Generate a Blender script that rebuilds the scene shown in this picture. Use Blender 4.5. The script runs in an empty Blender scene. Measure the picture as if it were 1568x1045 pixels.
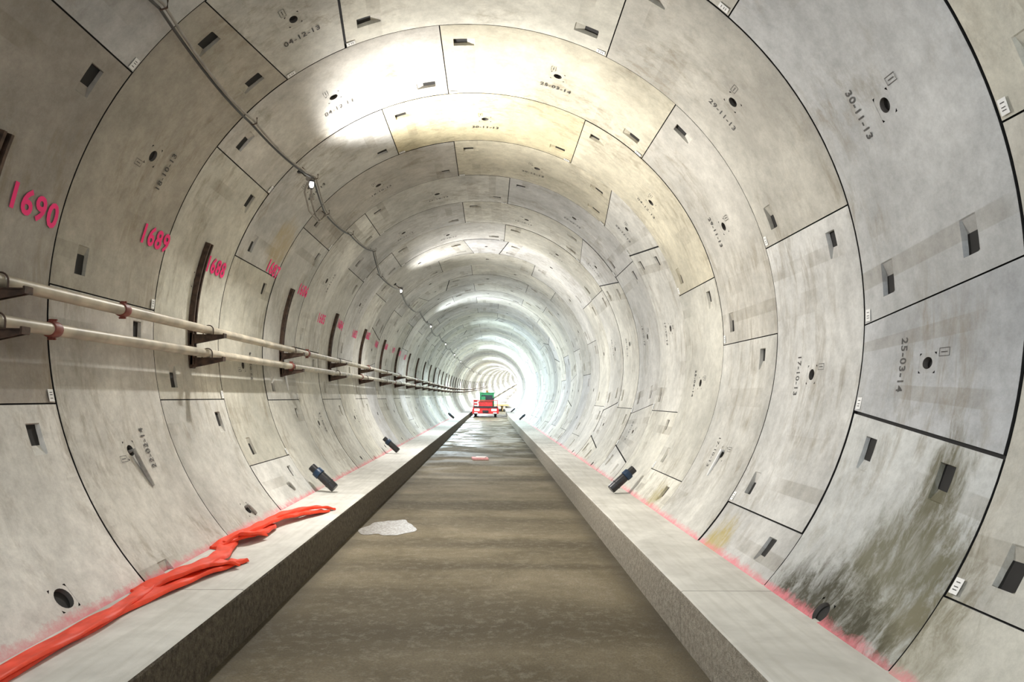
import bpy, bmesh, random
from math import *
from mathutils import Vector, Matrix, Euler
random.seed(7)
R=3.1; W=1.6; S0=5.15; ZL=-2.12; ZF=-2.48; XL=-1.51; XR=1.60; FAR=250.0
scene=bpy.context.scene
COL=scene.collection
def off(y):
    t=max(0.0,y-45.0)
    return t*t/(2*1450.0), t*t/(2*2600.0)
def P(x,y,z):
    ox,oz=off(y); return Vector((x+ox,y,z+oz))
def cyl(th,y,r):
    a=radians(th); return P(r*sin(a),y,r*cos(a))
def ys(n): return S0+W*n
# ---------------- materials
def newmat(name):
    m=bpy.data.materials.new(name); m.use_nodes=True
    nt=m.node_tree; b=nt.nodes['Principled BSDF']; return m,nt,b
def simple(name,col,rough=.6,metal=0,noise=0.25,scale=8,bump=.0):
    m,nt,b=newmat(name); N=nt.nodes; L=nt.links
    b.inputs['Roughness'].default_value=rough; b.inputs['Metallic'].default_value=metal
    geo=N.new('ShaderNodeNewGeometry'); n=N.new('ShaderNodeTexNoise'); n.inputs['Scale'].default_value=scale; n.inputs['Detail'].default_value=2
    L.new(geo.outputs['Position'],n.inputs['Vector'])
    r=N.new('ShaderNodeValToRGB'); c=col
    r.color_ramp.elements[0].position=.3; r.color_ramp.elements[1].position=.7
    r.color_ramp.elements[0].color=(c[0]*(1-noise),c[1]*(1-noise),c[2]*(1-noise),1)
    r.color_ramp.elements[1].color=(min(1,c[0]*(1+noise)),min(1,c[1]*(1+noise)),min(1,c[2]*(1+noise)),1)
    L.new(n.outputs['Fac'],r.inputs['Fac']); L.new(r.outputs[0],b.inputs['Base Color'])
    if bump:
        bp=N.new('ShaderNodeBump'); bp.inputs['Strength'].default_value=bump; bp.inputs['Distance'].default_value=.01
        L.new(n.outputs['Fac'],bp.inputs['Height']); L.new(bp.outputs[0],b.inputs['Normal'])
    return m
def math_(nt,op,a,b=None,c=None,clamp=False):
    n=nt.nodes.new('ShaderNodeMath'); n.operation=op; n.use_clamp=clamp
    for i,v in enumerate((a,b,c)):
        if v is None: continue
        if isinstance(v,(int,float)): n.inputs[i].default_value=v
        else: nt.links.new(v,n.inputs[i])
    return n.outputs[0]
def mix(nt,fac,a,b,mode='MIX'):
    n=nt.nodes.new('ShaderNodeMix'); n.data_type='RGBA'; n.blend_type=mode
    for s,v in ((n.inputs[0],fac),(n.inputs[6],a),(n.inputs[7],b)):
        if isinstance(v,(int,float)): s.default_value=v
        elif isinstance(v,tuple): s.default_value=v if len(v)==4 else (*v,1)
        else: nt.links.new(v,s)
    return n.outputs[2]
def noise(nt,vec,scale,detail=4,rough=.55,dist=0,color=False):
    n=nt.nodes.new('ShaderNodeTexNoise'); n.inputs['Scale'].default_value=scale; n.inputs['Detail'].default_value=detail
    n.inputs['Roughness'].default_value=rough; n.inputs['Distortion'].default_value=dist
    nt.links.new(vec,n.inputs['Vector']); return n.outputs['Color' if color else 'Fac']
def mr(nt,v,a,b,c=0.0,d=1.0,smooth=False):
    n=nt.nodes.new('ShaderNodeMapRange'); n.clamp=True
    if smooth: n.interpolation_type='SMOOTHSTEP'
    nt.links.new(v,n.inputs[0])
    for i,x in enumerate((a,b,c,d)): n.inputs[i+1].default_value=x
    return n.outputs[0]
def scalev(nt,v,s):
    n=nt.nodes.new('ShaderNodeMapping'); nt.links.new(v,n.inputs[0]); n.inputs['Scale'].default_value=s; return n.outputs[0]
def dist_mask(nt,pos,c,r0,r1,squash=(1,1,1)):
    n=nt.nodes.new('ShaderNodeMapping'); nt.links.new(pos,n.inputs[0])
    n.inputs['Location'].default_value=tuple(-c[i]*squash[i] for i in range(3)); n.inputs['Scale'].default_value=squash
    l=nt.nodes.new('ShaderNodeVectorMath'); l.operation='LENGTH'; nt.links.new(n.outputs[0],l.inputs[0])
    return mr(nt,l.outputs['Value'],r0,r1,1,0,True)
def N_comb(nt,v):
    n=nt.nodes.new('ShaderNodeCombineColor')
    for i in range(3): nt.links.new(v,n.inputs[i])
    return n.outputs[0]
def wcyl(th,y,r=R): a=radians(th); return (r*sin(a),y,r*cos(a))

def concrete_lining(name,near_detail):
    m,nt,b=newmat(name); N=nt.nodes; L=nt.links
    geo=N.new('ShaderNodeNewGeometry'); pos=geo.outputs['Position']
    at=N.new('ShaderNodeAttribute'); at.attribute_name='seg'
    c=at.outputs['Color']
    uv=N.new('ShaderNodeUVMap'); uv.uv_map='UVMap'
    sep=N.new('ShaderNodeSeparateXYZ'); L.new(uv.outputs[0],sep.inputs[0])
    A=noise(nt,pos,.85,3 if near_detail else 2,.6,.0,color=True); sa=N.new('ShaderNodeSeparateColor'); L.new(A,sa.inputs[0])
    n1,n1g,n1b=sa.outputs
    v=mr(nt,n1,.32,.68,.74,1.15); c=mix(nt,1.0,c,N_comb(nt,v),'MULTIPLY')
    d=math_(nt,'ABSOLUTE',math_(nt,'SUBTRACT',sep.outputs[0],.30))
    band=math_(nt,'MULTIPLY',mr(nt,d,.06,.068,1,0),mr(nt,n1g,.50,.58))
    c=mix(nt,math_(nt,'MULTIPLY',band,.32),c,(.22,.19,.14,1))
    d2=math_(nt,'ABSOLUTE',math_(nt,'SUBTRACT',sep.outputs[0],.66)); b2=math_(nt,'MULTIPLY',mr(nt,d2,.10,.108,1,0),mr(nt,n1b,.54,.57))
    c=mix(nt,math_(nt,'MULTIPLY',b2,.22),c,(.28,.25,.20,1))
    if near_detail:
        sp=N.new('ShaderNodeSeparateXYZ'); L.new(pos,sp.inputs[0])
        n2=noise(nt,pos,7.5,5,.82)
        n3=noise(nt,scalev(nt,pos,(2.4,3.6,.7)),2.3,5,.75,.4)
        v=mr(nt,n2,.3,.7,.78,1.13); c=mix(nt,1.0,c,N_comb(nt,v),'MULTIPLY')
        st=math_(nt,'MULTIPLY',mr(nt,n3,.47,.66),mr(nt,n1b,.44,.58))
        c=mix(nt,math_(nt,'MULTIPLY',st,.55),c,(.22,.18,.115,1))
        brk=mr(nt,n3,.36,.56,.55,1.0)
        for (cc,r0,r1,sq,col,k) in [
         (wcyl(125,3.95),.1,.85,(1,.9,.8),(.115,.105,.045),.86),(wcyl(113,3.95),.0,.42,(1,1,.6),(.12,.11,.06),.9),(wcyl(129,3.5),.1,.5,(1,1,1),(.20,.18,.11),.6),
         (wcyl(136,4.38),.25,.85,(1,.68,1),(.035,.030,.008),.97),
         (wcyl(132,6.4),.0,.5,(1,1,.7),(.42,.32,.06),.8),(wcyl(130,8.9),.0,.4,(1,1,.7),(.33,.27,.08),.7),
         (wcyl(-64,9.6),.1,.7,(1,1,1),(.42,.31,.12),.55),(wcyl(-100,4.2),.0,.7,(1,1,1),(.28,.22,.13),.6),
         (wcyl(55,5.9),.1,.8,(1,1,1),(.30,.28,.24),.35)]:
            mk=dist_mask(nt,pos,cc,r0,r1,sq)
            mk=mr(nt,math_(nt,'ADD',mk,math_(nt,'MULTIPLY',n3,1.0)),.85,1.35)
            c=mix(nt,math_(nt,'MULTIPLY',math_(nt,'MULTIPLY',mk,brk),k),c,(*col,1))
        pk=mr(nt,math_(nt,'ADD',sp.outputs[2],math_(nt,'MULTIPLY',n2,.15)),ZL+.08,ZL+.13,1,0)
        pk=math_(nt,'MULTIPLY',pk,mr(nt,n1g,.30,.5,.25,.75))
        c=mix(nt,pk,c,(.80,.20,.24,1))
    L.new(c,b.inputs['Base Color']); b.inputs['Roughness'].default_value=.65
    b.inputs['Specular IOR Level'].default_value=.3
    return m
M_lin=concrete_lining('precast_concrete',True); M_linfar=concrete_lining('precast_concrete_plain',False)
M_gap=simple('joint_gasket',(.012,.011,.010),.8)
M_tag=simple('label_white',(.8,.8,.78),.5,0,.05)
M_pink=simple('pink_spray_paint',(1.0,.015,.20),.6,0,.04)
M_ink=simple('stencil_ink',(.06,.055,.05),.7,0,.4,20)
M_steel=simple('rusty_steel',(.075,.045,.03),.6,.3,.5,14,.3)
M_pipe=simple('dusty_pipe',(.44,.39,.30),.45,.1,.3,5)
M_red=simple('coupling_red',(.20,.045,.03),.5,0,.3)
M_hose=simple('red_layflat_hose',(.90,.05,.008),.55,0,.15,9,.3)
M_black=simple('black_plastic',(.02,.02,.022),.35)
M_blue=simple('blue_plastic',(.008,.03,.07),.4)
M_white=simple('white_plastic',(.75,.75,.75),.4,0,.08)
M_cabW=simple('grey_cable',(.30,.28,.25),.5)
M_green=simple('green_paint',(.03,.34,.12),.4)
M_redp=simple('red_paint',(.60,.02,.02),.4)
M_glass=simple('dark_glass',(.02,.03,.03),.1)
M_orange=simple('orange_paint',(.75,.25,.04),.5)
def emit(name,col,s):
    m=bpy.data.materials.new(name); m.use_nodes=True; nt=m.node_tree; nt.nodes.clear()
    e=nt.nodes.new('ShaderNodeEmission'); o=nt.nodes.new('ShaderNodeOutputMaterial'); e.inputs[0].default_value=(*col,1); e.inputs[1].default_value=s
    nt.links.new(e.outputs[0],o.inputs[0]); m.cycles.emission_sampling='NONE'; return m
M_lamp=emit('lamp_diffuser',(1,.97,.9),4)
M_head=emit('headlamp',(1,.95,.85),4)

def ledge_mat():
    m,nt,b=newmat('walkway_concrete'); N=nt.nodes; L=nt.links
    geo=N.new('ShaderNodeNewGeometry'); pos=geo.outputs['Position']
    sn=N.new('ShaderNodeSeparateXYZ'); L.new(geo.outputs['True Normal'],sn.inputs[0])
    sp=N.new('ShaderNodeSeparateXYZ'); L.new(pos,sp.inputs[0])
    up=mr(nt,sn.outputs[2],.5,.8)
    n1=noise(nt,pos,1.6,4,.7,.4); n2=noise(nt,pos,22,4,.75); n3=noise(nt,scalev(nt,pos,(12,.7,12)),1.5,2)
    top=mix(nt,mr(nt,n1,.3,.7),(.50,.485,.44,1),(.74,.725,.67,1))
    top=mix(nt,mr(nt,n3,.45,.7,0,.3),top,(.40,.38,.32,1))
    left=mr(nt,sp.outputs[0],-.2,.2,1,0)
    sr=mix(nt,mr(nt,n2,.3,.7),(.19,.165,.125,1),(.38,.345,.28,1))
    sl=mix(nt,mr(nt,n2,.35,.75),(.05,.04,.028,1),(.21,.175,.125,1))  # left kerb face: its shade painted in as a darker brown
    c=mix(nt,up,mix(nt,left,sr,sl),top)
    wv=math_(nt,'PINGPONG',math_(nt,'ADD',sp.outputs[1],1.2),3.1)
    c=mix(nt,mr(nt,wv,.004,.010,.6,0),c,(.10,.09,.07,1))
    L.new(c,b.inputs['Base Color']); b.inputs['Roughness'].default_value=.8
    bp=N.new('ShaderNodeBump'); bp.inputs['Distance'].default_value=.02
    L.new(mr(nt,up,0,1,.8,.1),bp.inputs['Strength'])
    L.new(n2,bp.inputs['Height']); L.new(bp.outputs[0],b.inputs['Normal'])
    return m
def floor_mat():
    m,nt,b=newmat('wet_floor_concrete'); N=nt.nodes; L=nt.links
    geo=N.new('ShaderNodeNewGeometry'); pos=geo.outputs['Position']
    sp=N.new('ShaderNodeSeparateXYZ'); L.new(pos,sp.inputs[0])
    n1=noise(nt,pos,.9,4,.65,.5); n2=noise(nt,pos,60,3,.75); n3=noise(nt,scalev(nt,pos,(.2,1.0,1)),.75,3,.5,.25); n4=noise(nt,pos,11,4,.8)
    c=mix(nt,mr(nt,n1,.3,.7),(.125,.098,.052,1),(.295,.248,.165,1))
    c=mix(nt,mr(nt,n3,.44,.58,0,.7),c,(.072,.056,.029,1))
    wv=math_(nt,'PINGPONG',math_(nt,'ADD',math_(nt,'ADD',sp.outputs[1],.6),math_(nt,'MULTIPLY',n1,.8)),1.55)
    c=mix(nt,mr(nt,wv,.05,.40,.5,0,True),c,(.07,.054,.028,1))
    c=mix(nt,mr(nt,n4,.5,.72,0,.38),c,(.40,.365,.29,1))
    c=mix(nt,mr(nt,n2,.35,.7,.0,.5),c,(.06,.048,.03,1))
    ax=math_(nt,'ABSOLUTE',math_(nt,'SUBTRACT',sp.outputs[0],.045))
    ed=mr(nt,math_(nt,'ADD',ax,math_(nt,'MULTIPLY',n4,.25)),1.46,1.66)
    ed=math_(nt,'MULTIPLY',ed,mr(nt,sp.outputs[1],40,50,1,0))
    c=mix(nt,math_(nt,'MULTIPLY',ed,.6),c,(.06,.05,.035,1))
    L.new(c,b.inputs['Base Color'])
    wet=mr(nt,sp.outputs[1],13,26,0,1)
    wet=math_(nt,'MULTIPLY',wet,mr(nt,n1,.42,.56))
    L.new(mr(nt,wet,0,1,.8,.30),b.inputs['Roughness'])
    b.inputs['Specular IOR Level'].default_value=.25
    bp=N.new('ShaderNodeBump'); bp.inputs['Distance'].default_value=.01
    L.new(mr(nt,wet,0,1,.6,.15),bp.inputs['Strength'])
    L.new(n2,bp.inputs['Height']); L.new(bp.outputs[0],b.inputs['Normal'])
    return m
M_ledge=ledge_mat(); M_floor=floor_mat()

# --------------- helpers
def mesh_obj(name,verts,faces,mats,midx=None,parent=None,smooth=False,sharp=None):
    me=bpy.data.meshes.new(name); me.from_pydata([tuple(v) for v in verts],[],faces)
    for m in (mats if isinstance(mats,(list,tuple)) else [mats]): me.materials.append(m)
    if midx: me.polygons.foreach_set('material_index',midx)
    if smooth:
        me.polygons.foreach_set('use_smooth',[True]*len(me.polygons))
        me.set_sharp_from_angle(angle=radians(sharp or 35))
    me.update()
    o=bpy.data.objects.new(name,me); COL.objects.link(o)
    if parent: o.parent=parent
    return o
def empty(name,loc=(0,0,0)):
    e=bpy.data.objects.new(name,None); e.location=loc; e.empty_display_size=.2; COL.objects.link(e); return e
class MB:
    def __init__(s): s.v=[];s.f=[];s.m=[]
    def add(s,vs,fs,mi=0):
        b=len(s.v); s.v+= [Vector(v) for v in vs]; s.f+=[tuple(b+i for i in f) for f in fs]; s.m+=[mi]*len(fs)
    def box(s,c,d,mi=0,bev=0,rot=None):
        bm=bmesh.new(); bmesh.ops.create_cube(bm,size=1)
        for v in bm.verts: v.co=Vector((v.co.x*d[0],v.co.y*d[1],v.co.z*d[2]))
        if bev: bmesh.ops.bevel(bm,geom=bm.edges[:],offset=bev,segments=2,affect='EDGES')
        M=Matrix.Translation(Vector(c))@(rot.to_4x4() if rot else Matrix())
        bm.verts.index_update()
        s.add([M@v.co for v in bm.verts],[[v.index for v in f.verts] for f in bm.faces],mi); bm.free()
    def tube(s,pts,r,seg=12,mi=0,cap=True):
        pts=[Vector(p) for p in pts]; n=len(pts); rs=r if isinstance(r,(list,tuple)) else [r]*n
        vs=[];fs=[]
        for i,p in enumerate(pts):
            t=(pts[min(i+1,n-1)]-pts[max(i-1,0)]).normalized()
            a=Vector((0,0,1)) if abs(t.z)<.9 else Vector((1,0,0))
            u=t.cross(a).normalized(); w=u.cross(t)
            for k in range(seg):
                q=2*pi*k/seg; vs.append(p+rs[i]*(cos(q)*u+sin(q)*w))
        for i in range(n-1):
            for k in range(seg):
                fs.append((i*seg+k,i*seg+(k+1)%seg,(i+1)*seg+(k+1)%seg,(i+1)*seg+k))
        if cap: fs.append(tuple(range(seg))); fs.append(tuple((n-1)*seg+k for k in reversed(range(seg))))
        s.add(vs,fs,mi)
    def obj(s,name,mats,parent=None,smooth=True,sharp=35):
        return mesh_obj(name,s.v,s.f,mats,s.m,parent,smooth,sharp)

# --------------- lining ring
def ring_segments(c):
    segs=[]
    k0,k1=10.3,6.3
    segs.append(dict(a=(c-k0,c-k1),b=(c+k0,c+k1),key=True))
    t=c+8.3; Ls=(360-16.6)/7
    for i in range(7):
        a=(t,t); b=(t+Ls,t+Ls)
        if i==0: a=(c+k0,c+k1)
        if i==6: b=(c-k0+360,c-k1+360)
        segs.append(dict(a=a,b=b,key=False,first=i==0,last=i==6)); t+=Ls
    return segs
def build_ring_mesh(name,c,tints=None,rs=0,near=True,bighole=False):
    rnd=random.Random(rs)
    V=[];F=[];MI=[];COLS=[];UV=[]
    g=.008; gr=.012
    for sg in ring_segments(c):
        a,b=sg['a'],sg['b']
        mid=((a[0]+b[0])/2); midn=(mid+180)%360-180
        jr=rnd.uniform(-.005,.005)
        base=rnd.uniform(.86,1.12); warm=rnd.uniform(-.02,.04)
        col=[.608*base+warm*.6,.598*base+warm*.35,.563*base-warm*.9]
        if tints:
            for (t0,t1,cc) in tints:
                if t0<=midn<=t1: col=[x*1.03 for x in cc]
        pocks=[]; ph=.058
        pl0,pl1=2.6,6.6
        if not sg['key']:
            if sg['first']: pocks+=[(+1,.25),(+1,.79)]
            else: pocks+=[(+1,.22)]
            if sg['last']: pocks+=[(-1,.25),(-1,.79)]
            else: pocks+=[(-1,.80)]
        wd=b[0]-a[0]
        ul=[0,wd]
        n=max(4,int(wd/2.0)); ul+=[wd*i/n for i in range(1,n)]
        eps=.14
        pu=[]
        for sd,sf in pocks:
            lo,hi=(pl0,pl1) if sd>0 else (wd-pl1,wd-pl0)
            pu.append((lo,hi,sd,sf)); 
            for e in (lo-eps,lo,hi,hi+eps): ul.append(e)
        hu=degrees(.085/R); um=wd/2
        ul=[u for u in ul if not(abs(u-um)<hu+.25)]+[um-hu,um+hu]
        for lo,hi,sd,sf in pu: 
            ul=[u for u in ul if not any((abs(u-e)<.5 and u not in (lo-eps,lo,hi,hi+eps)) for e in (lo,hi))]
        ul=sorted(set(round(u,4) for u in ul))
        sl=[g,W-g,.02,W-.02,W/2-.085,W/2+.085]
        for lo,hi,sd,sf in pu:
            y=sf*W
            for e in (y-ph-.014,y-ph,y+ph,y+ph+.014): sl.append(e)
        sl=sorted(set(round(s,4) for s in sl)); 
        def pt(u,s,dr,edge=True):
            f=s/W; A=a[0]+(a[1]-a[0])*f; B=b[0]+(b[1]-b[0])*f
            th=A+(B-A)*(u/wd)
            gd=degrees(gr/R)
            if u<=0: th=A+gd
            if u>=wd: th=B-gd
            r=R+jr+dr; q=radians(th)
            return (r*sin(q),s,r*cos(q))
        def depth(u,s):
            for lo,hi,sd,sf in pu:
                y=sf*W
                if lo-1e-4<=u<=hi+1e-4 and y-ph-1e-4<=s<=y+ph+1e-4:
                    f=(u-lo)/(hi-lo)
                    f=1-f if sd>0 else f
                    return .008+.062*f
            return 0
        idx={}
        def vert(p,u,s):
            V.append(p); COLS.append((*col,1)); UV.append((min(u,wd-u)*pi/180*R,s)); return len(V)-1
        for i,u in enumerate(ul):
            for j,s in enumerate(sl):
                ch=.0
                if i in(0,len(ul)-1) or j in (0,len(sl)-1): ch=.004
                idx[i,j]=vert(pt(u,s,depth(u,s)+ch),u,s)
        def below(u):
            th=a[0]+u; th=(th+180)%360-180; return abs(th)>147
        for i in range(len(ul)-1):
            if below(ul[i]) and below(ul[i+1]): continue
            for j in range(len(sl)-1):
                if abs(ul[i]-(um-hu))<1e-3 and abs(sl[j]-(W/2-.085))<1e-3:
                    n=20; per=[]; cir=[];dp=[]
                    for k in range(n):
                        q=2*pi*k/n; cx,cy=cos(q),sin(q); mm=max(abs(cx),abs(cy))
                        per.append(vert(pt(um+hu*cx/mm,W/2+.085*cy/mm,0),um,W/2))
                        rr=.072 if (bighole and abs(midn)>120) else .050
                        cir.append(vert(pt(um+degrees(rr/R)*cx,W/2+rr*cy,0.0),um,W/2))
                        dp.append(vert(pt(um+degrees(rr*.9/R)*cx,W/2+rr*.9*cy,.07),um,W/2))
                    for k in range(n):
                        k2=(k+1)%n
                        F.append((per[k],per[k2],cir[k2],cir[k])); MI.append(0)
                        F.append((cir[k],cir[k2],dp[k2],dp[k])); MI.append(2)
                    F.append(tuple(dp)); MI.append(1)
                    continue
                F.append((idx[i,j],idx[i,j+1],idx[i+1,j+1],idx[i+1,j])); MI.append(0)
        nu,ns=len(ul),len(sl)
        bd=[(i,0) for i in range(nu)]+[(nu-1,j) for j in range(1,ns)]+[(i,ns-1) for i in range(nu-2,-1,-1)]+[(0,j) for j in range(ns-2,0,-1)]
        low=[vert(pt(ul[i],sl[j],.035),ul[i],sl[j]) for i,j in bd]
        for k in range(len(bd)):
            k2=(k+1)%len(bd)
            if below(ul[bd[k][0]]) and below(ul[bd[k2][0]]): continue
            F.append((idx[bd[k]],idx[bd[k2]],low[k2],low[k])); MI.append(1)
    nb=120
    bi=len(V)
    for k in range(nb+1):
        q=radians(-148+296*k/nb)
        for s in(-.001,W+.001):
            V.append(((R+.03)*sin(q),s,(R+.03)*cos(q))); COLS.append((.1,.1,.1,1)); UV.append((0,0))
    for k in range(nb):
        F.append((bi+2*k,bi+2*k+1,bi+2*k+3,bi+2*k+2)); MI.append(1)
    me=bpy.data.meshes.new(name); me.from_pydata(V,[],F)
    me.materials.append(M_lin if near else M_linfar); me.materials.append(M_gap); me.materials.append(M_sock)
    me.polygons.foreach_set('material_index',MI)
    ca=me.color_attributes.new('seg','FLOAT_COLOR','POINT'); ca.data.foreach_set('color',[x for c4 in COLS for x in c4])
    uvl=me.uv_layers.new(name='UVMap')
    li=[0]*len(me.loops); me.loops.foreach_get('vertex_index',li)
    uvl.data.foreach_set('uv',[x for l in li for x in UV[l]])
    me.polygons.foreach_set('use_smooth',[True]*len(me.polygons)); me.set_sharp_from_angle(angle=radians(22))
    me.update(); return me
M_sock=simple('socket_rim',(.10,.09,.08),.7)
lining=empty('tunnel_lining')
KC={-2:-31.5,-1:99,0:-31.5,1:-162.5,2:181.5,3:50,4:-31.5+147}
yel=(.64,.57,.38); dkw=(.40,.36,.295)
TN={-1:[(-60,-56,dkw),(-100,-60,(.38,.345,.30)),(60,80,(.51,.515,.51)),(-140,-106,(.66,.645,.60)),(110,140,(.58,.59,.575)),(95,103,(.48,.49,.50))],
 0:[(-70,-50,(.42,.385,.32)),(-120,-100,(.62,.60,.545)),(40,60,(.47,.45,.395)),(90,110,(.60,.595,.57))],
 1:[(10,25,(.60,.56,.44)),(-40,-20,(.60,.575,.52)),(50,75,(.50,.48,.43))],
 2:[(-10,12,yel),(30,60,(.60,.555,.43))],3:[(-40,0,(.48,.455,.41)),(0,25,(.60,.555,.43))]}
evenC=[-31.5,181.5,-31.5+98,-31.5+147,-31.5-49]; oddC=[99,-162.5,50,1,148]
pool={}
def ringc(n): return KC.get(n,(evenC if n%2==0 else oddC)[(n//2)%5])
def get_mesh(n):
    if -3<n<10: return build_ring_mesh('ring_%d'%(n+10),ringc(n),TN.get(n),n+50,True,n==-1)
    nr=n<25
    key=(n%2,(n//2)%5,nr)
    if key not in pool: pool[key]=build_ring_mesh('ring_type_%d_%d'%key[:2],(evenC if n%2==0 else oddC)[key[1]],None,key[0]*10+key[1],nr)
    return pool[key]
n0=-8; n1=int((FAR-S0)/W)
for n in range(n0,n1):
    o=bpy.data.objects.new('lining_ring',get_mesh(n)); y=ys(n); ox,oz=off(y); ox2,oz2=off(y+W)
    o.location=(ox,y,oz); o.rotation_euler=(atan2(oz2-oz,W),0,-atan2(ox2-ox,W)); o.parent=lining; COL.objects.link(o)

mb=MB()
for n in range(-2,8):
    for sg in ring_segments(ringc(n)):
        th=(sg['a'][1]+180)%360-180
        if abs(th)>135: continue
        th+=-1.2 if th>0 else 1.2
        y=ys(n)+W-.06; dt=.85; dy=.03; r=R-.006
        mb.add([cyl(th-dt,y-dy,r),cyl(th-dt,y+dy,r),cyl(th+dt,y+dy,r),cyl(th+dt,y-dy,r)],[(0,1,2,3)],0)
        for q in(-1,.2,1):
            mb.add([cyl(th+q*.4-.05,y-dy*.5,r-.0015),cyl(th+q*.4-.05,y+dy*.5,r-.0015),cyl(th+q*.4+.05,y+dy*.5,r-.0015),cyl(th+q*.4+.05,y-dy*.5,r-.0015)],[(0,1,2,3)],1)
mb.obj('segment_label_tags',[M_tag,M_ink],lining,False)

def wall_text(body,th,y,size,mat,name,parent,along='s',bold=.0,r=R-.005,slant=0):
    cu=bpy.data.curves.new(name,'FONT'); cu.body=body; cu.size=size; cu.align_x='CENTER'; cu.align_y='CENTER'; cu.offset=bold; cu.resolution_u=3
    cu.space_character=1.12
    to=bpy.data.objects.new('tmp',cu); COL.objects.link(to)
    bpy.context.view_layer.update()
    me=bpy.data.meshes.new_from_object(to); bpy.data.objects.remove(to)
    side=1 if th>0 else -1
    bm=bmesh.new(); bm.from_mesh(me)
    for v in bm.verts:
        u,w=v.co.x,v.co.y
        w+=u*slant
        if along=='s':
            yy=y+u*(-side); t=th-side*degrees(w/R)
        else:
            yy=y-w; t=th+degrees(u/R)
        v.co=cyl(t,yy,r)
    bm.to_mesh(me); bm.free(); me.materials.clear(); me.materials.append(mat)
    o=bpy.data.objects.new(name,me); COL.objects.link(o); o.parent=parent; return o
nums=empty('painted_ring_numbers')
for i,(th,sf) in enumerate([(-79.5,-.20),(-76.5,.84),(-76.5,1.74),(-70.5,2.84),(-71.5,3.86),(-77,4.87),(-76,5.85),(-77,6.85),(-75,7.85),(-77,8.8),(-76,9.85),(-76,10.85),(-76,11.8),(-77,12.8)]):
    wall_text(str(1690-i),th,ys(sf),.25,M_pink,'number_%d'%(1690-i),nums,bold=.007,slant=[-.08,.0,0][i%3],r=R-.0065)
dates=empty('stencilled_dates')
dl=['25-03-14','29-11-13','17-10-13','22-02-14','18-10-13','30-11-13','04-12-13']
mbk=MB(); k=0
for n in range(-1,7):
    for sg in ring_segments(ringc(n)):
        th=((sg['a'][0]+sg['b'][0])/2+180)%360-180
        if abs(th)>125: continue
        k+=1
        if -92<th<-70 : continue
        wall_text('25-03-14' if (n==-1 and th>90) else dl[k%7],th,ys(n+.5)+.27,.095,M_ink,'date',dates,along='t',bold=.0015,r=R-.0065)
        y=ys(n+.5)-.16; r=R-.0065; t=th-1.2
        w=.05; h=degrees(.028/R)
        for (a0,a1,y0,y1) in [(-h,-h*.85,-w,w),(h*.85,h,-w,w),(-h,h,-w,-w+.004),(-h,h,w-.004,w),(-h*.12,h*.12,-w*.6,w*.6)]:
            mbk.add([cyl(t+a0,y+y0,r),cyl(t+a0,y+y1,r),cyl(t+a1,y+y1,r),cyl(t+a1,y+y0,r)],[(0,1,2,3)])
mbk.obj('cast_marks',[M_ink],dates,False)

# --------------- floor & walkways
def yrange():
    out=[];y=-7.6
    while y<FAR: out.append(y); y+=2.0 if y>20 else .5
    return out
YY=yrange()
def strip(name,prof,mats,rough=0,seed=0,parent=None):
    rnd=random.Random(seed); V=[];F=[]
    for y in YY:
        for i,(x,z) in enumerate(prof):
            j=rnd.uniform(-rough,rough) if 0<i<len(prof)-1 else 0
            V.append(P(x+j,y,z+j*.3))
    m=len(prof)
    for i in range(len(YY)-1):
        for k in range(m-1): F.append((i*m+k,i*m+k+1,(i+1)*m+k+1,(i+1)*m+k))
    return mesh_obj(name,V,F,mats,None,parent)
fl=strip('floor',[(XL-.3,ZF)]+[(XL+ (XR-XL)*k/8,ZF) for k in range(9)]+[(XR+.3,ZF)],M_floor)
xw=sqrt(R*R-ZL*ZL)+.012
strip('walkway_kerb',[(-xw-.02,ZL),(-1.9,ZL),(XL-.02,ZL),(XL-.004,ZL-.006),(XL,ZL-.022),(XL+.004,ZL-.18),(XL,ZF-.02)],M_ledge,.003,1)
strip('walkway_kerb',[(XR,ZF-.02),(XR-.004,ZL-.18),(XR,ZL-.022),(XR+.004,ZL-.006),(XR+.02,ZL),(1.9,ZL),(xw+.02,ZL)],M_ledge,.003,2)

# --------------- pipes
def ypath(a,b,st=3.2):
    n=max(1,int((b-a)/st)); return [a+(b-a)*i/n for i in range(n+1)]
PX=-2.90
for z,c0 in((-.045,6.2),(-.30,5.3)):
    root=empty('steel_service_pipe')
    mb=MB(); mb.tube([P(PX,y,z) for y in ypath(-7,200)],.046,18,0)
    y=c0-12
    while y<120:
        mb.tube([P(PX,y-.045,z),P(PX,y-.04,z),P(PX,y-.015,z),P(PX,y+.015,z),P(PX,y+.04,z),P(PX,y+.045,z)],[.048,.056,.060,.060,.056,.048],16,1)
        for sx in(-1,1):
            p=P(PX,y,z); mb.box((p.x,p.y,p.z+sx*.064),(.03,.04,.02),1,.004)
            mb.tube([(p.x-.028,p.y,p.z+sx*.068),(p.x+.028,p.y,p.z+sx*.068)],.007,8,1)
        y+=5.8
    mb.obj('pipe_run',[M_pipe,M_red],root)
n=-4.5
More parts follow.
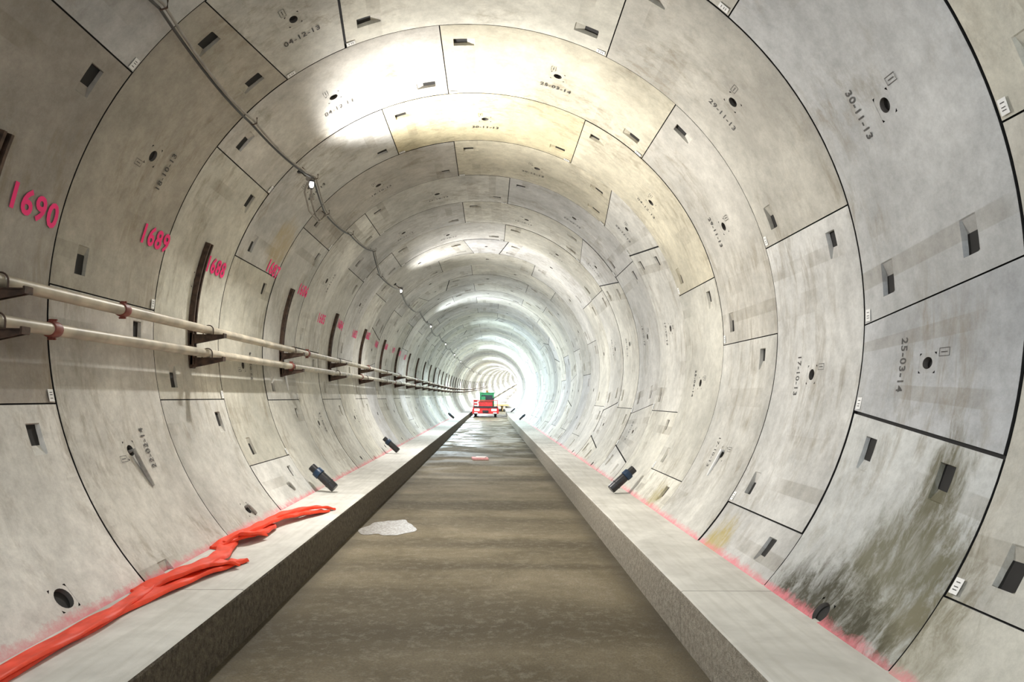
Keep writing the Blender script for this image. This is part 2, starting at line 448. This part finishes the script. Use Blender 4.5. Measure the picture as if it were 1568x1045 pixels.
while ys(n)<130:
    y=ys(n); root=empty('pipe_bracket')
    mb=MB(); w=.045
    ths=[-72.5-i*1.5 for i in range(18)]
    ri,ro=R-.055,R+.002
    vs=[]
    for t in ths:
        for (r,dy) in((ro,-w),(ri,-w),(ri,-w*.45),(ro-.015,-w*.4),(ro-.015,w*.4),(ri,w*.45),(ri,w),(ro,w)): vs.append(cyl(t,y+dy,r))
    fs=[]
    for i in range(len(ths)-1):
        for k in range(7): fs.append((i*8+k,i*8+k+1,(i+1)*8+k+1,(i+1)*8+k))
    fs.append(tuple(range(8))); fs.append(tuple((len(ths)-1)*8+k for k in reversed(range(8))))
    mb.add(vs,fs)
    for z in(-.045,-.30):
        zt=z-.047; x0=-sqrt(R*R-zt*zt)+.03; x1=-2.72
        for s_ in(-1,1):
            yy=y+s_*.022
            pr=[(x0,zt),(x1,zt),(x1,zt-.035),(x0+.12,zt-.085),(x0,zt-.11)]
            va=[P(a,yy-.005,b) for a,b in pr]+[P(a,yy+.005,b) for a,b in pr]
            mb.add(va,[(0,1,2,3,4),(9,8,7,6,5)]+[(i,(i+1)%5,5+(i+1)%5,5+i) for i in range(5)])
        p=P((x0+x1)/2,y,zt-.004); mb.box(p,(x1-x0,.08,.008))
        p=P(x1,y,zt-.012); mb.box(p,(.014,.085,.05),0,.003)
        pc=P(PX,y,z); mb.tube([pc+Vector((.055*cos(q),0,.055*sin(q))) for q in [pi*i/10 for i in range(11)]]+[pc+Vector((-.055,0,-.06))],.006,8,0)
        mb.tube([pc+Vector((.055,0,0)),pc+Vector((.055,0,-.06))],.006,8,0)
        p=P(x0+.0,y,zt-.05); mb.box(p,(.03,.09,.14),0,.004)
    mb.obj('bracket_steel',[M_steel],root,True,30)
    n+=2

# --------------- festoon lighting
def lampfix(y,th=-47,power=120,col=(1,.93,.82),crown=0):
    root=empty('festoon_lamp')
    mb=MB()
    c=cyl(th,y,R-.22); a=radians(th); inn=Vector((-sin(a),0,-cos(a)))
    mb.tube([cyl(th,y,R+.01),cyl(th,y,R-.10),c+Vector((0,0,.05))],.008,8,0)
    mb.box(cyl(th,y,R-.005),(.06,.06,.06),0,.006)
    mb.tube([c+Vector((0,0,.07)),c+Vector((0,0,.05)),c+Vector((0,0,.01)),c],[.02,.035,.042,.038],16,0)
    prof=[(0,.026),(-.03,.030),(-.05,.028),(-.068,.018),(-.074,.004)]
    mb.tube([c+Vector((0,0,dz)) for dz,_ in prof],[r for _,r in prof],16,1)
    for k in range(6):
        q=k*pi/3; d=Vector((cos(q),sin(q),0))
        mb.tube([c+d*.036,c+d*.044+Vector((0,0,-.04)),c+d*.032+Vector((0,0,-.075)),c+Vector((0,0,-.095))],.0028,6,0)
    mb.obj('lamp_body',[M_black,M_lamp],root)
    def lt(kind,e,loc,dr,**kw):
        l=bpy.data.lights.new('lamp_light',kind); l.energy=e; l.color=col
        for k_,v_ in kw.items(): setattr(l,k_,v_)
        lo=bpy.data.objects.new('lamp_light',l); lo.location=loc; lo.rotation_euler=Vector(dr).to_track_quat('-Z','Y').to_euler(); COL.objects.link(lo); lo.parent=root
    if power: lt('AREA',power,c+Vector((0,0,-.07))+inn*.12,inn,shape='DISK',size=.22)
    if crown: lt('SPOT',crown,c+inn*.55+Vector((.12,0,.05)),Vector((.85,-.35,.9)),spot_size=radians(128),spot_blend=1.0,shadow_soft_size=.12)
lampfix(-6.5,power=180,col=(.86,.93,1)); lampfix(-.4,power=150,col=(.89,.945,1))  # unseen lamps added behind the camera to cast cool light on the near right wall
lampfix(8.55,power=270,col=(1,.975,.94),crown=640); lampfix(17.3,power=270,col=(1,.98,.96),crown=260)
lampfix(26.1,power=310,col=(.88,.96,1),crown=240)
y=34.9
while y<240:
    f=min(1,max(0,(y-30)/70)); lampfix(y,power=(340+1000*f)*(1 if y<52 else 1.6),col=(.74+.12*f,.92,1.0)); y+=8.8 if y<52 else 17.6
root=empty('festoon_cable')
key=[(-7.6,-47,2.98),(-.2,-47,2.90),(3.4,-48,3.0),(4.8,-47.5,3.03),(6.75,-48.5,3.0),(8.55,-46,2.9),(10.1,-49.5,3.03),(11.6,-48,3.02),(13.4,-45.5,3.03),(15.2,-50,3.0),(17.3,-47,2.9)]
yy=17.3
while yy<140:
    key+=[(yy+3,-49.5,3.02),(yy+5.5,-46.5,3.04),(yy+8.8,-47,2.9)]; yy+=8.8
def cat(keys,sagv,offt):
    pts=[]
    for (y0,t0,r0),(y1,t1,r1) in zip(keys,keys[1:]):
        for i in range(8):
            f=i/8; p=cyl(t0+(t1-t0)*f+offt,y0+(y1-y0)*f,r0+(r1-r0)*f); s=4*f*(1-f)*sagv*(y1-y0)
            p.z-=s; p.x+=s*.15; pts.append(p)
    return pts
mb=MB(); mb.tube(cat(key,.035,0),.012,8,0); mb.obj('cable_black',[M_black],root)
mb=MB(); mb.tube(cat(key,.05,.8),.011,8,0); mb.obj('cable_grey',[M_cabW],root)
mb=MB()
for (y,t,r) in key[2:12]:
    mb.tube([cyl(t,y,R+.01),cyl(t,y,r-.02),cyl(t+.8,y,r-.04),cyl(t+1.6,y,r)],.007,8,0)
mb.obj('cable_hooks',[M_steel],root)
mb=MB(); c=cyl(-46,8.55,2.9)
mb.tube([c,c+Vector((-.06,.15,-.08)),c+Vector((-.12,.4,-.18)),c+Vector((-.15,.75,-.28)),c+Vector((-.18,1.2,-.25)),cyl(-49.5,10.1,3.03)],.014,8,0)
mb.tube([c,c+Vector((-.1,.1,-.03)),c+Vector((-.16,.2,-.12)),c+Vector((-.16,.45,-.30)),c+Vector((-.14,.9,-.34)),cyl(-49.5,10.1,3.0)],.012,8,0)
mb.box(c+Vector((-.04,.02,.0)),(.09,.14,.09),0,.012); mb.box(c+Vector((-.10,.35,-.14)),(.05,.1,.06),0,.008)
mb.obj('cable_slack',[M_cabW],root)

# --------------- red lay-flat hose
def ribbon(mb,pts,w,th=.018,lift=0.0):
    pts=[Vector(p) for p in pts]; dense=[]
    for i in range(len(pts)-1):
        p0=pts[max(i-1,0)];p1=pts[i];p2=pts[i+1];p3=pts[min(i+2,len(pts)-1)]
        for k in range(8):
            t=k/8; dense.append(.5*((2*p1)+(p2-p0)*t+(2*p0-5*p1+4*p2-p3)*t*t+(3*p1-p0-3*p2+p3)*t**3))
    dense.append(pts[-1]); n=len(dense); vs=[];fs=[]
    pr=[(-1,.15),(-.96,.6),(-.8,.9),(-.3,.75),(0,.8),(.3,.75),(.8,1),(.96,.6),(1,.15),(.8,0),(-.8,0)]
    for i,p in enumerate(dense):
        t=(dense[min(i+1,n-1)]-dense[max(i-1,0)]); t.z=0; t.normalize(); u=Vector((t.y,-t.x,0))
        ww=w*(1+.08*sin(i*.6))
        for a,h in pr:
            vs.append(p+u*a*ww/2+Vector((0,0,h*th+.005*sin(i*.9+a*3)*(h>0)+ .002)))
    m=len(pr)
    for i in range(n-1):
        for k in range(m): fs.append((i*m+k,(i+1)*m+k,(i+1)*m+(k+1)%m,i*m+(k+1)%m))
    fs.append(tuple(range(m))); fs.append(tuple((n-1)*m+k for k in reversed(range(m))))
    mb.add(vs,fs)
root=empty('layflat_hose'); mb=MB()
z=ZL
ribbon(mb,[(-2.16,-1,z),(-2.15,2,z),(-2.14,3.5,z),(-2.13,4.2,z),(-2.06,4.8,z+.01),(-1.95,5.3,z+.02),(-1.86,5.65,z+.01),(-1.83,5.8,z)],.15,.03)
ribbon(mb,[(-2.12,3.0,z+.03),(-2.09,3.8,z+.03),(-2.08,4.3,z+.03),(-2.13,4.8,z+.03),(-2.18,5.1,z+.01)],.10,.02)
ribbon(mb,[(-2.20,4.88,z+.0),(-2.08,5.10,z+.05),(-1.98,5.4,z+.065),(-2.0,5.8,z+.04),(-2.10,6.2,z+.02),(-2.17,6.5,z)],.15,.03)
ribbon(mb,[(-2.22,5.05,z),(-2.06,5.28,z+.04),(-1.90,5.5,z+.055),(-1.80,5.62,z+.02)],.13,.025)
ribbon(mb,[(-2.2,6.35,z+.03),(-2.05,6.55,z+.05),(-2.0,6.85,z+.03),(-2.03,7.15,z+.02),(-2.1,7.3,z)],.14,.03)
ribbon(mb,[(-2.22,6.25,z+.0),(-2.12,6.45,z+.07),(-2.02,6.5,z+.08),(-1.95,6.7,z+.03)],.12,.03)
ribbon(mb,[(-2.18,6.5,z+.03),(-2.10,6.9,z+.05),(-2.04,7.3,z+.06),(-1.94,7.65,z+.05),(-1.82,7.95,z+.03),(-1.72,8.25,z)],.14,.03)
ribbon(mb,[(-2.14,7.25,z+.0),(-2.04,7.5,z+.07),(-1.98,7.95,z+.05),(-1.80,8.2,z+.05),(-1.68,8.4,z)],.13,.03)
mb.obj('hose_fabric',[M_hose],root,True,50)

def stub(side,y):
    root=empty('drain_pipe_stub'); mb=MB()
    a=P(side*1.98,y-.02,ZL+.06); b=P(side*2.24,y+.02,ZL+.28); d=(b-a)
    mb.tube([a,a+d*.05,a+d*.8],[.06,.066,.066],18,0)
    mb.tube([a+d*.82,a+d*.84,a+d*1.05,a+d*1.08],[.068,.076,.076,.07],18,1)
    mb.tube([a+d*.95,a+d*1.35],.055,14,0)
    mb.tube([a+d*.3,a+d*.34],.071,18,0)
    mb.obj('stub_tube',[M_black,M_blue],root)
for s,y in((-1,9.9),(1,10.0),(-1,16.6),(-1,42),(1,41),(1,60)): stub(s,y)
def gtube(th,y,L,mat,name):
    root=empty(name); mb=MB()
    p0=cyl(th,y,R+.02); p1=cyl(th,y,R-.03)
    pts=[p0,p1]; s=1 if th>0 else -1
    for i in range(1,6): pts.append(cyl(th+s*degrees(L*i/5/R),y+.02*i,R-.03+.012*i*.4))
    mb.tube(pts,[.016,.018]+[.017]*4+[.012],10,0); mb.obj('tube',[mat],root)
gtube(115,ys(1.5),.32,M_white,'grout_tube'); gtube(-97,ys(3.6),.3,M_white,'grout_tube')
M_grout=simple('grout_grey',(.33,.32,.29),.8,0,.2,20)
gtube(-113.5,ys(.5),.34,M_grout,'grout_tube'); gtube(-129,ys(1.5),.12,M_grout,'grout_tube'); gtube(-128,ys(2.5),.12,M_grout,'grout_tube')

def blob(name,cx,cy,rx,ry,mat,zz=.003,seed=1,n=40):
    rnd=random.Random(seed); ph=[rnd.uniform(0,6.28) for _ in range(4)]
    V=[P(cx,cy,ZF+zz)]
    for k in range(n):
        q=2*pi*k/n; r=1+.16*sin(2*q+ph[0])+.1*sin(3*q+ph[1])+.08*sin(5*q+ph[2])+.05*sin(9*q+ph[3])
        V.append(P(cx+rx*r*cos(q),cy+ry*r*sin(q),ZF+zz))
    return mesh_obj(name,V,[(0,1+k,1+(k+1)%n) for k in range(n)],mat)
def puddle_mat():
    m,nt,b=newmat('spilt_grout_puddle'); N=nt.nodes; L=nt.links
    geo=N.new('ShaderNodeNewGeometry'); n=noise(nt,geo.outputs['Position'],30,4,.9)
    c=mix(nt,mr(nt,n,.46,.64),(.15,.125,.09,1),(.44,.43,.40,1)); L.new(c,b.inputs['Base Color']); b.inputs['Roughness'].default_value=.4; return m
blob('puddle',-1.10,9.2,.30,.60,puddle_mat(),.004,3)
root=empty('debris_board'); mb=MB(); p=P(-.05,19.2,ZF+.03); mb.box(p,(.44,.5,.05),0,.006,Matrix.Rotation(.1,3,'Z'))
mb.box(p+Vector((.02,0,.035)),(.3,.34,.02),1,.004,Matrix.Rotation(-.15,3,'Z'))
mb.obj('board',[simple('pink_board',(.72,.36,.36),.7),simple('pale_board',(.75,.65,.62),.7)],root)

def loco(y):
    root=empty('works_locomotive'); ox,oz=off(y); bx=-.22; mb=MB()
    def B(c,d,mi,bev=.03): mb.box((c[0]+bx+ox,c[1]+y,c[2]+ZF+oz),d,mi,bev)
    B((0,2.0,.62),(2.15,4.2,.55),0); B((0,-.15,.5),(2.25,.18,.42),0); B((0,-.28,.48),(.5,.2,.2),3)
    for sx in(-1,1):
        B((sx*.72,-.26,.62),(.42,.08,.18),4,.01); B((sx*.8,-.27,.36),(.3,.06,.1),5,.01)
        for yy in(.5,3.2):
            c=Vector((bx+ox+sx*.85,y+yy,ZF+oz+.3)); mb.tube([c-Vector((.09,0,0)),c+Vector((.09,0,0))],.3,20,3); mb.tube([c-Vector((.12,0,0)),c+Vector((.12,0,0))],.12,12,0)
        B((sx*1.0,.0,1.15),(.05,.05,.6),0,.01)
    B((0,-.05,1.42),(2.05,.05,.05),0,.01)
    B((0,-.17,.86),(2.0,.08,.14),3,.01)
    B((.0,1.0,1.1),(1.2,1.6,.5),0)
    B((.1,2.2,1.45),(1.25,1.5,1.15),1); B((.1,1.44,1.62),(1.0,.03,.5),2,.01); B((.1,2.2,2.06),(1.35,1.65,.08),1)
    B((-.2,1.0,1.55),(.35,.4,.4),1); B((.6,.8,1.5),(.25,.3,.3),3)
    B((-.85,.4,1.2),(.35,.4,.7),5,.02); B((-.85,.18,1.35),(.3,.04,.12),0,.01); B((-.85,.18,1.1),(.3,.04,.12),0,.01)
    c=Vector((bx+ox+.1,y+2.0,ZF+oz+2.1)); mb.tube([c,c+Vector((0,0,.16))],.08,12,6)
    mb.obj('loco_body',[M_redp,M_green,M_glass,M_black,M_head,M_tag,M_orange],root)
loco(58)
root=empty('timber_platform'); ox,oz=off(76); mb=MB(); mb.box((.95+ox,80,ZL+.28+oz),(2.2,9,.1),0,.01)
for sx in(.05,1.3):
    for yy in(76,80,84): mb.box((sx+ox,yy,ZL+oz-.03),(.1,.1,.6),0,.01)
mb.obj('deck',[simple('timber',(.60,.40,.15),.7)],root)

# --------------- world + camera
w=bpy.data.worlds.new('world'); scene.world=w; w.use_nodes=True
bg=w.node_tree.nodes['Background']; bg.inputs[0].default_value=(.80,.90,1,1); bg.inputs[1].default_value=2.2
f,yaw,p,rl=1041.53,.0312,.0826,.012
cd=bpy.data.cameras.new('camera'); cd.sensor_width=36; cd.lens=f/1568*36; cd.clip_end=1000; cd.clip_start=.05
co=bpy.data.objects.new('camera',cd); COL.objects.link(co); scene.camera=co
fw=Vector((sin(yaw)*cos(p),cos(yaw)*cos(p),sin(p))); r0=Vector((cos(yaw),-sin(yaw),0)); u0=r0.cross(fw)
rt=cos(rl)*r0+sin(rl)*u0; up=-sin(rl)*r0+cos(rl)*u0
M=Matrix((rt,up,-fw)).transposed().to_4x4(); M.translation=Vector((.206,0,-.740)); co.matrix_world=M
scene.view_settings.view_transform='Standard'; scene.view_settings.look='None'; scene.view_settings.exposure=0
